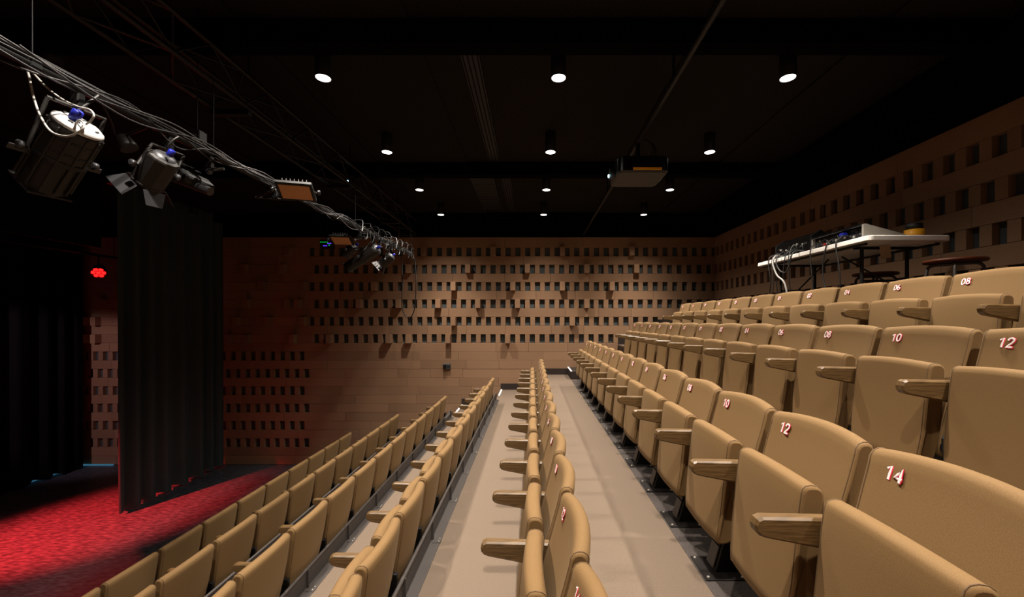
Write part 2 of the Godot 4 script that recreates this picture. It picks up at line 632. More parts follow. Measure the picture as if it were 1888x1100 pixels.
func back_rings(half: float) -> Array:
	var prof := PackedVector2Array()
	for y in [0.30, 0.36, 0.44, 0.52, 0.60, 0.68, 0.76, 0.82]:
		prof.append(Vector2(back_front_x(y), y))
	prof.append_array(PackedVector2Array([Vector2(0.010, 0.846), Vector2(0.020, 0.861), Vector2(0.034, 0.867), Vector2(0.050, 0.866), Vector2(0.062, 0.858), Vector2(0.068, 0.845), Vector2(0.066, 0.82), Vector2(0.058, 0.76), Vector2(0.044, 0.66), Vector2(0.024, 0.54), Vector2(0.0, 0.42), Vector2(-0.028, 0.31), Vector2(-0.04, 0.285), Vector2(-0.09, 0.285)]))
	return pillow(prof, half, 0.010)

func pad_rings(half: float) -> Array:
	var prof := PackedVector2Array([Vector2(-0.195, 0.215), Vector2(-0.192, 0.26), Vector2(-0.182, 0.36), Vector2(-0.170, 0.48), Vector2(-0.158, 0.60), Vector2(-0.150, 0.66), Vector2(-0.146, 0.676), Vector2(-0.136, 0.686), Vector2(-0.118, 0.689), Vector2(-0.098, 0.686), Vector2(-0.084, 0.676), Vector2(-0.078, 0.66), Vector2(-0.080, 0.60), Vector2(-0.092, 0.48), Vector2(-0.104, 0.36), Vector2(-0.112, 0.27), Vector2(-0.122, 0.225), Vector2(-0.14, 0.208), Vector2(-0.165, 0.203), Vector2(-0.185, 0.206)])
	return pillow(prof, half, 0.010)

func pillow(prof: PackedVector2Array, half: float, r: float) -> Array:
	var rings := []
	var zs := [-half, -half + 0.003, -half + r]
	for k in range(1, 12):
		zs.append(lerpf(-half + r, half - r, k / 12.0))
	zs.append_array([half - r, half - 0.003, half])
	for z in zs:
		var d: float = minf(half - absf(z), r)
		var pull := r * (1.0 - sqrt(maxf(0.0, 1.0 - pow(1.0 - d / r, 2.0)))) * 0.9
		var p2 := inset(prof, pull) if pull > 0.0001 else prof
		var ring := PackedVector3Array()
		for q in p2:
			ring.append(Vector3(q.x, q.y, z))
		rings.append(ring)
	return rings

func warped(rings: Array, half: float, is_back: bool) -> Array:
	for r in rings.size():
		var ring: PackedVector3Array = rings[r]
		for i in ring.size():
			var p: Vector3 = ring[i]
			if is_back:
				ring[i] = back_warp(p, half)
			else:
				var z := p.z / half
				ring[i] = Vector3(p.x + 0.012 * z * z, p.y - 0.012 * z * z * clampf((p.y - 0.3) / 0.3, 0.0, 1.0), p.z * lerpf(0.90, 1.0, clampf((p.y - 0.2) / 0.12, 0.0, 1.0)))
		rings[r] = ring
	return rings

func make_seat() -> Node3D:
	var t := Node3D.new()
	var hb := 0.234
	var hp := 0.210
	var br := warped(back_rings(hb), hb, true)
	var back := part(t, "backrest", skin(br), "fabric")
	var pr := warped(pad_rings(hp), hp, false)
	var pad := part(t, "seat_pad", skin(pr), "fabric", Vector3(-0.022, 0.02, -0.02))
	for e in [2, br.size() - 3]:
		var loop: PackedVector3Array = br[e]
		part(back, "piping", tube(loop, 0.0022, 5, true), "piping")
	for e in [2, pr.size() - 3]:
		var loop: PackedVector3Array = pr[e]
		part(pad, "piping", tube(loop, 0.0022, 5, true), "piping")
	part(t, "seat_beam", box(Vector3(0.05, 0.06, PITCH - 0.032), 0.004), "steel_black", Vector3(-0.06, 0.262, 0))
	make_arm(t, -PITCH / 2)
	# central foot: folded steel column on a bolted plate
	var foot := part(t, "leg", extrude(PackedVector2Array([Vector2(-0.150, 0.008), Vector2(-0.03, 0.008), Vector2(-0.035, 0.24), Vector2(-0.085, 0.24)]), 0.085, 0.006), "steel_black", Vector3(0, 0, -0.02))
	part(foot, "front_cover", extrude(PackedVector2Array([Vector2(-0.158, 0.03), Vector2(-0.150, 0.03), Vector2(-0.087, 0.24), Vector2(-0.095, 0.24)]), 0.074, 0.002), "steel_front")
	part(foot, "cover_seam", box(Vector3(0.012, 0.004, 0.08), 0.001), "black", Vector3(-0.125, 0.135, 0))
	var plate := part(t, "base_plate", box(Vector3(0.20, 0.008, 0.20), 0.003), "steel_brown", Vector3(-0.115, 0.0068, -0.02))
	for q in [Vector2(-1, -1), Vector2(1, -1), Vector2(1, 1), Vector2(-1, 1)]:
		part(plate, "bolt", lathe([[0.007, 0.003], [0.008, 0.006], [0.005, 0.009]], 8), "silver", Vector3(q.x * 0.082, 0.0, q.y * 0.082))
	return t

func make_arm(t: Node3D, z: float) -> void:
	var o := PackedVector2Array([Vector2(-0.360, 0.612), Vector2(-0.357, 0.593), Vector2(-0.345, 0.580), Vector2(-0.326, 0.573), Vector2(-0.16, 0.541), Vector2(-0.04, 0.524), Vector2(-0.03, 0.530), Vector2(-0.025, 0.620), Vector2(-0.04, 0.628), Vector2(-0.15, 0.633), Vector2(-0.336, 0.637), Vector2(-0.353, 0.630)])
	part(t, "armrest", extrude(o, 0.042, 0.007), "wood", Vector3(0, 0, z))
	var b := PackedVector2Array([Vector2(-0.03, 0.23), Vector2(0.005, 0.30), Vector2(0.015, 0.53), Vector2(-0.10, 0.535), Vector2(-0.125, 0.44), Vector2(-0.165, 0.38), Vector2(-0.16, 0.30), Vector2(-0.12, 0.23)])
	var br := part(t, "side_bracket", extrude(b, 0.026, 0.004), "steel_black", Vector3(0, 0, z))
	part(br, "pivot_cap", lathe([[0.032, -0.024], [0.034, -0.018], [0.034, 0.018], [0.032, 0.024]], 16), "black_gloss", Vector3(-0.125, 0.335, 0), Basis(Vector3.RIGHT, PI / 2))

# embroidered digits: strokes in a 0.6 x 1 box
const STROKES := {
	"0": [[0.30, 1.0], [0.10, 0.88], [0.02, 0.5], [0.10, 0.12], [0.30, 0.0], [0.50, 0.12], [0.58, 0.5], [0.50, 0.88], [0.30, 1.0]],
	"1": [[0.08, 0.80], [0.34, 1.0], [0.34, 0.5], [0.34, 0.0]],
	"2": [[0.04, 0.76], [0.14, 0.96], [0.34, 1.0], [0.52, 0.90], [0.55, 0.70], [0.42, 0.45], [0.20, 0.22], [0.02, 0.0], [0.30, 0.0], [0.58, 0.0]],
	"3": [[0.04, 0.88], [0.26, 1.0], [0.50, 0.90], [0.52, 0.66], [0.26, 0.53], [0.54, 0.40], [0.54, 0.12], [0.28, 0.0], [0.03, 0.12]],
	"4": [[0.44, 0.0], [0.44, 0.5], [0.44, 1.0], [0.22, 0.62], [0.02, 0.28], [0.30, 0.28], [0.60, 0.28]],
	"5": [[0.52, 1.0], [0.12, 1.0], [0.06, 0.54], [0.30, 0.62], [0.54, 0.50], [0.57, 0.24], [0.42, 0.04], [0.22, 0.0], [0.03, 0.12]],
	"6": [[0.50, 0.96], [0.28, 0.92], [0.08, 0.62], [0.03, 0.28], [0.14, 0.04], [0.34, 0.0], [0.54, 0.12], [0.55, 0.38], [0.38, 0.54], [0.18, 0.50], [0.05, 0.34]],
	"7": [[0.03, 1.0], [0.30, 1.0], [0.57, 1.0], [0.36, 0.5], [0.22, 0.0]],
	"8": [[0.30, 0.54], [0.10, 0.66], [0.10, 0.90], [0.30, 1.0], [0.50, 0.90], [0.50, 0.66], [0.30, 0.54], [0.06, 0.38], [0.06, 0.12], [0.30, 0.0], [0.54, 0.12], [0.54, 0.38], [0.30, 0.54]],
	"9": [[0.08, 0.06], [0.30, 0.08], [0.52, 0.38], [0.57, 0.72], [0.46, 0.96], [0.26, 1.0], [0.06, 0.88], [0.05, 0.62], [0.22, 0.46], [0.42, 0.50], [0.55, 0.66]]}

func digit(ch: String, r: float) -> ArrayMesh:
	var key := "d%s%.4f" % [ch, r]
	if not cache.has(key):
		var pts := PackedVector3Array()
		for q in STROKES[ch]:
			pts.append(Vector3((q[0] - 0.3 + 0.10 * (q[1] - 0.5)) * 0.040, (q[1] - 0.5) * 0.038, 0))
		cache[key] = tube(pts, r, 6)
	return cache[key]

func make_seats() -> void:
	var numbers := ["14", "12", "10", "08", "06", "04", "02", "01", "03", "05", "07", "09", "11", "13"]
	var ordinal := ["first", "second", "third", "fourth", "fifth", "sixth", "seventh", "eighth"]
	var from_wall := ["fourteenth", "thirteenth", "twelfth", "eleventh", "tenth", "ninth", "eighth", "seventh", "sixth", "fifth", "fourth", "third", "second", "first"]
	var proto := make_seat()
	var ny := 0.806
	var nz := -0.148
	var lean := atan2(0.026, 0.1)
	var normal := Vector3(-cos(lean), sin(lean), 0)
	for row in range(1, 9):
		for k in 14:
			var t: Node3D = proto.duplicate()
			t.name = numbered("theatre_seat")
			t.position = Vector3(row_x(row), row_y(row), -(SEAT_D + PITCH * k))
			add_child(t)
			if row >= 5:
				tag(t, "tan folded theatre seat marked %s, %s from the brick wall, %s row from the stage" % [numbers[k], from_wall[k], ordinal[row - 1]], "theatre seat", "tip-up seats in the %s row" % ordinal[row - 1])
			else:
				tag(t, "tan folded theatre seat, %s from the brick wall, %s row up from the stage" % [from_wall[k], ordinal[row - 1]], "theatre seat", "tip-up seats in the %s row" % ordinal[row - 1])
			if k == 0:
				make_arm(t, PITCH / 2)
			var p := back_warp(Vector3(back_front_x(ny), ny, nz), 0.234)
			var side := Vector3(-0.06 * nz / (0.234 * 0.234), 0, 1).normalized()
			var right := (side - normal * side.dot(normal)).normalized()
			var b := Basis(right, normal.cross(right), normal)
			for j in 2:
				var flat := Basis(b.x, b.y, b.z * 0.35)
				var o := part(t, "digit", digit(numbers[k][j], 0.0040), "number_white", p + normal * 0.0032 + b.x * (0.030 * j - 0.015), flat)
				part(o, "digit_edge", digit(numbers[k][j], 0.0061), "number_red", Vector3(0.0007, -0.0009, -0.0040))
	proto.free()

# ------------------------------------------------------------------ low guards and step lights along the tiers

func make_guards() -> void:
	var ordinal := ["first", "second", "third", "fourth", "fifth", "sixth", "seventh"]
	for n in range(2, 9):
		var x := edge_x(n)
		var y := row_y(n)
		var t := thing("guard_rail", "low perforated steel guard behind the backs of the %s seat row" % ordinal[n - 2], "guard rail", Vector3(x, y, 0), "low mesh guards along the tiers")
		var d0 := 0.35
		var gap := 0.657
		var count := 12
		for k in count + 1:
			var d := d0 + gap * k
			var post := part(t, "post", box(Vector3(0.022, 0.135, 0.006), 0.001), "guard_steel", Vector3(0.012, 0.07, -d))
			part(post, "foot", box(Vector3(0.062, 0.006, 0.05), 0.001), "guard_steel", Vector3(0.036, -0.064, 0.02))
			for q in [-0.004, 0.032]:
				part(post, "bolt", lathe([[0.006, 0.0], [0.006, 0.004], [0.003, 0.007]], 8), "silver", Vector3(0.052, -0.061, q))
			if k < count:
				part(t, "mesh_panel", box(Vector3(0.003, 0.115, gap - 0.01), 0.0), "perforated", Vector3(0.006, 0.068, -(d + gap / 2)))
		part(t, "floor_angle", box(Vector3(0.075, 0.005, gap * count + 0.06), 0.001), "guard_steel", Vector3(0.038, 0.003, -(d0 + gap * count / 2)))
		rod("top_rail", t, Vector3(0.006, 0.138, -(d0 - 0.02)), Vector3(0.006, 0.138, -(d0 + gap * count + 0.02)), 0.011, "guard_steel", 10)

func make_step_lights() -> void:
	var ordinal := ["first", "second", "third", "fourth", "fifth", "sixth", "seventh", "eighth"]
	for n in range(2, 8):
		var x := edge_x(n)
		var y := row_y(n - 1)
		var st := thing("half_step", "small dark half step by the wall at the end of the %s seat row" % ordinal[n - 2], "step", Vector3(x - 0.13, y, -9.08), "half steps along the far wall")
		part(st, "step_body", box(Vector3(0.25, 0.17, 0.78), 0.004), "carpet_dark", Vector3(0, 0.087, 0))
		var strip := part(st, "nosing_light", box(Vector3(0.03, 0.012, 0.77), 0.002), "step_glow", Vector3(-0.113, 0.176, 0))
		strip.set_meta("label", "glowing white nosing strip")
		var e := part(self, "nosing_lamp", box(Vector3(0.032, 0.012, 0.72), 0.002), "step_glow", Vector3(x + 0.03, row_y(n) + 0.007, -9.10))
		tag(e, "thin white glowing strip on the tier edge at the end of the %s row" % ordinal[n - 1], "step light", "tier edge step lights")

# ------------------------------------------------------------------ stage

func drape(x: float, d0: float, d1: float, y0: float, y1: float, fold: float, amp: float, s: int) -> ArrayMesh:
	var r := RandomNumberGenerator.new()
	r.seed = s
	var n := int((d1 - d0) / 0.018)
	var line: Array[Vector2] = []
	var phase := 0.0
	var f := fold
	var a := amp
	for i in n + 1:
		var d := lerpf(d0, d1, float(i) / n)
		phase += TAU / f * (d1 - d0) / n
		if phase > TAU:
			phase -= TAU
			f = fold * r.randf_range(0.7, 1.4)
			a = amp * r.randf_range(0.55, 1.2)
		line.append(Vector2(x + a * sin(phase) + 0.3 * a * sin(phase * 2.0 + 1.0), d))
	var front := PackedVector3Array()
	var rows := [y0, y0 + 0.05, y0 + 0.5, y0 + 1.5, y0 + 3.0, y0 + 4.2, y1]
	var spread := [1.15, 1.12, 1.05, 1.0, 0.9, 0.75, 0.6]
	for side in 2:
		var off := 0.0 if side == 0 else -0.006
		for j in rows.size() - 1:
			for i in n:
				var q := func(ii: int, jj: int) -> Vector3:
					return Vector3(x + (line[ii].x - x) * spread[jj] + off, rows[jj] + (0.02 * sin(ii * 0.31) if jj == 0 else 0.0), -line[ii].y)
				if side == 0: quad(front, q.call(i, j), q.call(i, j + 1), q.call(i + 1, j + 1), q.call(i + 1, j))
				else: quad(front, q.call(i + 1, j), q.call(i + 1, j + 1), q.call(i, j + 1), q.call(i, j))
	return commit([[front, true]])

func make_stage() -> void:
	var c := part(self, "stage_curtain", drape(-7.06, 7.0, 9.4, STAGE_Y + 0.03, 2.36, 0.30, 0.085, 3), "velvet")
	tag(c, "tall black pleated stage curtain hanging against the brick wall", "curtain")
	var b := part(self, "back_curtain", drape(-10.1, 3.2, 9.28, STAGE_Y + 0.04, 2.36, 0.36, 0.05, 5), "black_cloth")
	tag(b, "black cloth hung along the back of the stage floor", "curtain")
	var v := part(self, "valance", box(Vector3(0.02, 1.15, 5.0), 0.0), "black_cloth", Vector3(-7.2, 2.36 - 0.575, -4.4))
	tag(v, "black cloth border above the stage opening", "curtain")
	# batten with the red wash light
	var t := thing("stage_batten", "black pipe above the stage with coiled cable ends", "pipe", Vector3(-9.0, 1.36, -8.0))
	rod("pipe", t, Vector3(0, 0, 6.2), Vector3(0, 0, -1.3), 0.024, "bar_metal", 10)
	for z in [5.8, 3.0, 1.0, -0.3, -0.9]:
		rod("hanger", t, Vector3(0, 0, z), Vector3(0, 1.0, z), 0.006, "bar_metal", 6)
	var lamp := thing("wash_light", "small round stage light glowing red beside the black curtain", "stage light", Vector3(-9.0, 1.0, -8.58))
	var aim := Vector3(0.55, -0.55, 0.65).normalized()
	var bs := facing(aim)
	var up := Basis(bs.x, -bs.z, bs.y)       # lathe axis y points along the aim
	part(lamp, "housing", lathe([[0.05, -0.2], [0.10, -0.17], [0.12, -0.02], [0.12, 0.02], [0.112, 0.02], [0.11, 0.0]], 20), "black", Vector3.ZERO, up)
	for k in 7:
		var w := TAU * k / 6.0
		var p := Vector3(cos(w), 0, sin(w)) * (0.078 if k < 6 else 0.0)
		part(lamp, "red_lens", lathe([[0.035, 0.004], [0.032, 0.012], [0.012, 0.02]], 10), "red_lens", up * (p + Vector3(0, 0.002, 0)), up)
	rod("yoke", lamp, Vector3(0, 0.0, 0), Vector3(0, 0.335, 0), 0.012, "black", 8)
	var s := SpotLight3D.new()
	s.name = "wash_light_beam"
	s.light_color = Color(1.0, 0.20, 0.21)
	s.light_energy = 6.0
	s.light_size = 0.1
	s.spot_angle = 50.0
	s.spot_angle_attenuation = 1.0
	s.spot_range = 18.0
	s.spot_attenuation = 2.0
	s.shadow_enabled = true
	s.basis = bs
	s.position = aim * 0.035
	lamp.add_child(s)
	# its twin at the near end of the stage, aimed at the far corner
	var twin := thing("wash_light", "small round stage light glowing red at the near end of the stage", "stage light", Vector3(-9.0, 1.0, -2.6))
	var aim2 := Vector3(1.75, -4.3, -4.05).normalized()
	var bs2 := facing(aim2)
	var up2 := Basis(bs2.x, -bs2.z, bs2.y)
	part(twin, "housing", lathe([[0.05, -0.2], [0.10, -0.17], [0.12, -0.02], [0.12, 0.02], [0.112, 0.02], [0.11, 0.0]], 20), "black", Vector3.ZERO, up2)
	part(twin, "red_lens", lathe([[0.10, 0.0], [0.10, 0.008]], 20), "red_lens", Vector3.ZERO, up2)
	rod("yoke", twin, Vector3(0, 0.0, 0), Vector3(0, 0.335, 0), 0.012, "black", 8)
	var s2 := SpotLight3D.new()
	s2.name = "wash_light_beam"
	s2.light_color = Color(1.0, 0.20, 0.21)
	s2.light_energy = 330.0
	s2.light_size = 0.1
	s2.spot_angle = 16.0
	s2.spot_angle_attenuation = 0.9
	s2.spot_range = 18.0
	s2.spot_attenuation = 2.0
	s2.shadow_enabled = true
	s2.basis = bs2
	s2.position = aim2 * 0.035
	twin.add_child(s2)
	# pale wash on the strip of wall at the back of the stage
	var pale := thing("wash_light", "small round stage light with a pale lens on the stage pipe", "stage light", Vector3(-9.0, 1.0, -4.4))
	var aim3 := Vector3(-1.0, -2.75, -5.1).normalized()
	var bs3 := facing(aim3)
	var up3 := Basis(bs3.x, -bs3.z, bs3.y)
	part(pale, "housing", lathe([[0.05, -0.2], [0.10, -0.17], [0.12, -0.02], [0.12, 0.02], [0.112, 0.02], [0.11, 0.0]], 20), "black", Vector3.ZERO, up3)
	part(pale, "pale_lens", lathe([[0.10, 0.0], [0.10, 0.008]], 20), "led_white", Vector3.ZERO, up3)
	rod("yoke", pale, Vector3(0, 0.0, 0), Vector3(0, 0.335, 0), 0.012, "black", 8)
	var s3 := SpotLight3D.new()
	s3.name = "wash_light_beam"
	s3.light_color = Color(1.0, 0.86, 0.92)
	s3.light_energy = 6.5
	s3.light_size = 0.08
	s3.spot_angle = 20.0
	s3.spot_angle_attenuation = 0.5
	s3.spot_range = 18.0
	s3.spot_attenuation = 2.0
	s3.shadow_enabled = true
	s3.basis = bs3
	s3.position = aim3 * 0.035
	pale.add_child(s3)
	var strip := part(self, "floor_light", box(Vector3(0.02, 0.03, 0.62), 0.002), "cyan_strip", Vector3(-10.28, STAGE_Y + 0.02, -8.72))
	tag(strip, "cyan light strip on the floor under the black back cloth", "light strip")
	var strip2 := part(self, "floor_light", box(Vector3(0.75, 0.03, 0.02), 0.002), "cyan_strip", Vector3(-9.95, STAGE_Y + 0.02, -9.45))
	tag(strip2, "cyan light strip on the floor along the foot of the brick wall", "light strip")

# ------------------------------------------------------------------ truss

func make_truss() -> void:
	var t := thing("ceiling_truss", "long black lattice truss hung under the ceiling above the lighting bar", "truss", Vector3(-2.62, 2.0, 0))
	var z0 := -1.1
	var z1 := -8.75
	var q := [Vector3(-0.15, 0.13, 0), Vector3(0.15, 0.13, 0), Vector3(0.15, -0.15, 0), Vector3(-0.15, -0.15, 0)]
	for p in q:
		rod("chord", t, p + Vector3(0, 0, z0), p + Vector3(0, 0, z1), 0.018, "truss_metal", 8)
	var bays := 22
	for i in bays:
		var a := lerpf(z0, z1, float(i) / bays)
		var b := lerpf(z0, z1, float(i + 1) / bays)
		for s in [[0, 3], [1, 2], [0, 1], [3, 2]]:
			var from: Vector3 = q[s[0]] if i % 2 == 0 else q[s[1]]
			var to: Vector3 = q[s[1]] if i % 2 == 0 else q[s[0]]
			rod("brace", t, from + Vector3(0, 0, a), to + Vector3(0, 0, b), 0.009, "truss_metal", 6)
	for z in [-1.6, -3.6, -5.6, -7.6, -8.7]:
		rod("hanger", t, Vector3(0.15, 0.13, z), Vector3(0.15, 0.4, z), 0.006, "truss_metal", 6)
		part(t, "end_plate" if z == -8.7 else "clamp_box", box(Vector3(0.33, 0.05, 0.05), 0.004), "truss_metal", Vector3(0, -0.19, z))
	var led := thing("indicator_box", "small black box with a bright pale blue light under the truss", "indicator", at(641, 334, 5.75))
	part(led, "case", box(Vector3(0.06, 0.07, 0.08), 0.005), "black", Vector3(0, 0, -0.05))
	part(led, "lens", lathe([[0.018, 0.0], [0.014, 0.008]], 12), "led_white", Vector3(0, 0, -0.006), Basis(Vector3.RIGHT, PI / 2))

# ------------------------------------------------------------------ lighting bar, fixtures and cables

const BAR_X := -2.42

func bar_y(d: float) -> float:
	return 1.215 + 0.0125 * d

func cable(called: String, pts: Array, r: float, m: String, label: String, group: String = "", per: int = 8) -> void:
	var o := part(self, called, tube(curve(pts, per), r, 6), m)
	tag(o, label, "cable", group)

func yoke(t: Node3D, c: Vector3, hook: Vector3, half: float, axis: Vector3) -> void:
	var a := c + axis * half
	var b := c - axis * half
	var lift := hook - Vector3(0, 0.115, 0)
	rod("yoke", t, a, lift + axis * half * 0.95, 0.010, "fixture", 6)
	rod("yoke", t, b, lift - axis * half * 0.95, 0.010, "fixture", 6)
	rod("yoke", t, lift + axis * half, lift - axis * half, 0.010, "fixture", 6)
	part(t, "clamp", box(Vector3(0.05, 0.09, 0.04), 0.006), "bar_metal", hook - Vector3(0, 0.0705, 0))
	for s in [a + axis * 0.025, b - axis * 0.025]:
		part(t, "knob", lathe([[0.012, -0.012], [0.022, -0.01], [0.022, 0.01], [0.014, 0.014]], 8), "fixture_grey", s, Basis(Quaternion(Vector3.UP, axis)))

func profile_spot(label: String, c: Vector3, aim: Vector3, r: float, l: float, hook: Vector3, cap: String, finned: bool) -> Node3D:
	var t := thing("profile_spotlight", label, "stage light", Vector3.ZERO, "lights on the lighting bar")
	aim = aim.normalized()
	var bs := facing(aim)
	var up := Basis(bs.x, -bs.z, bs.y)
	var body := part(t, "barrel", lathe([[r * 0.86, -l * 0.5], [r, -l * 0.46], [r, -l * 0.02], [r * 0.93, 0.0], [r * 0.93, l * 0.40], [r * 0.9, l * 0.5], [r * 0.8, l * 0.5], [r * 0.78, l * 0.42]], 12, false), "fixture", c, up)
	part(body, "shutter_ring", lathe([[r * 1.04, -0.012], [r * 1.06, 0.0], [r * 1.04, 0.012]], 16, false), "black", Vector3.ZERO)
	part(body, "gel_frame", box(Vector3(r * 1.75, 0.012, r * 1.75), 0.003), "fixture", Vector3(0, l * 0.51, 0))
	part(t, "rear_cap", lathe([[r * 0.4, -0.028], [r * 0.74, -0.022], [r * 0.95, -0.006], [r * 0.98, 0.004], [r * 0.9, 0.012]], 20), cap, c - aim * l * 0.5, up)
	for k in 4:
		part(body, "cap_slot", box(Vector3(r * 0.22, 0.008, r * 0.1), 0.002), "black", Vector3(cos(TAU * k / 4 + 0.6), 0, sin(TAU * k / 4 + 0.6)) * r * 0.68 + Vector3(0, -l * 0.5 - 0.024, 0), Basis(Vector3.UP, -TAU * k / 4 - 0.6 + PI / 2))
	if finned:
		for k in 12:
			var w := TAU * (k + 0.5) / 12
			for j in 2:
				part(body, "vent", box(Vector3(0.006, 0.014, r * 0.34), 0.001), "black", Vector3(cos(w), 0, sin(w)) * r * 0.964 + Vector3(0, -l * 0.32 + 0.07 * j, 0), Basis(Vector3.UP, -w))
			part(body, "rib", box(Vector3(0.014, l * 0.9, 0.012), 0.003), "fixture", Vector3(cos(w + PI / 12), 0, sin(w + PI / 12)) * r * 0.985, Basis(Vector3.UP, -w - PI / 12))
	yoke(t, c, hook, r * 1.2, bs.x)
	var handle_l := c + bs.x * r * 1.35 + aim * 0.02
	var handle_r := c - bs.x * r * 1.35 + aim * 0.02
	for h in [handle_l, handle_r]:
		part(t, "shutter_handle", box(Vector3(0.09, 0.006, 0.03), 0.002), "fixture_grey", h, bs)
	var plug := c - aim * (l * 0.5 + 0.05) - bs.x * r * 0.3
	part(t, "plug", lathe([[0.016, -0.03], [0.022, -0.026], [0.022, 0.026], [0.016, 0.032]], 12), "plug_blue", plug, up)
	return t

func fresnel(label: String, c: Vector3, aim: Vector3, r: float, l: float, hook: Vector3, doors: bool, door_mat: String = "fixture_grey") -> Node3D:
	var t := thing("fresnel_spotlight", label, "stage light", Vector3.ZERO, "lights on the lighting bar")
	aim = aim.normalized()
	var bs := facing(aim)
	var up := Basis(bs.x, -bs.z, bs.y)
	var body := part(t, "housing", lathe([[r * 0.7, -l * 0.5], [r * 0.95, -l * 0.45], [r, -l * 0.4], [r, l * 0.42], [r * 1.04, l * 0.44], [r * 1.04, l * 0.5], [r * 0.9, l * 0.5], [r * 0.88, l * 0.44]], 10, false), "fixture", c, up)
	part(t, "rear_cap", lathe([[r * 0.3, -0.02], [r * 0.6, -0.014], [r * 0.72, 0.0]], 14), "fixture_grey", c - aim * l * 0.5, up)
	for k in 3:
		part(body, "vent", box(Vector3(0.05, 0.008, 0.006), 0.001), "black", Vector3(0, -l * 0.2 + 0.05 * k, r * 0.96))
	part(t, "sticker", box(Vector3(0.05, 0.022, 0.002), 0.0), "panel_face", c - bs.z * -0.0 + up * Vector3(0, -l * 0.38, r * 0.985), up)
	if doors:
		for k in 4:
			var w := TAU * k / 4
			var dirv := Vector3(cos(w), 0, sin(w))
			var out := (Vector3.UP * 0.75 + dirv * 0.66).normalized()
			var across := Vector3.UP.cross(dirv).normalized()
			var face := Basis(across, out, across.cross(out))
			part(t, "barn_door", extrude(PackedVector2Array([Vector2(-r * 0.75, 0), Vector2(r * 0.75, 0), Vector2(r * (1.05 if k % 2 == 0 else 0.55), r * 1.1), Vector2(-r * (1.05 if k % 2 == 0 else 0.55), r * 1.1)]), 0.003, 0.0005), door_mat, c + up * (dirv * r * 0.98 + Vector3(0, l * 0.5, 0)), up * face)
	yoke(t, c, hook, r * 1.2, bs.x)
	part(t, "plug", lathe([[0.014, -0.026], [0.019, -0.022], [0.019, 0.022], [0.014, 0.028]], 12), "plug_blue", c - aim * (l * 0.5 + 0.035) + bs.x * r * 0.2, up)
	return t

func led_panel(label: String, c: Vector3, normal: Vector3, w: float, h: float, hook: Vector3) -> Node3D:
	var t := thing("panel_light", label, "stage light", Vector3.ZERO, "lights on the lighting bar")
	var bs := facing(normal.normalized())
	part(t, "frame", box(Vector3(w, h, 0.035), 0.006), "black", c, bs)
	part(t, "diffuser", box(Vector3(w - 0.05, h - 0.05, 0.006), 0.002), "panel_face", c + normal.normalized() * 0.0175, bs)
	for k in 7:
		part(t, "cooling_fin", box(Vector3(0.006, h * 0.8, 0.045), 0.001), "black", c + bs.x * (w * (k - 3) * 0.11) - normal.normalized() * 0.035, bs)
	yoke(t, c, hook, w * 0.55, bs.x)
	return t

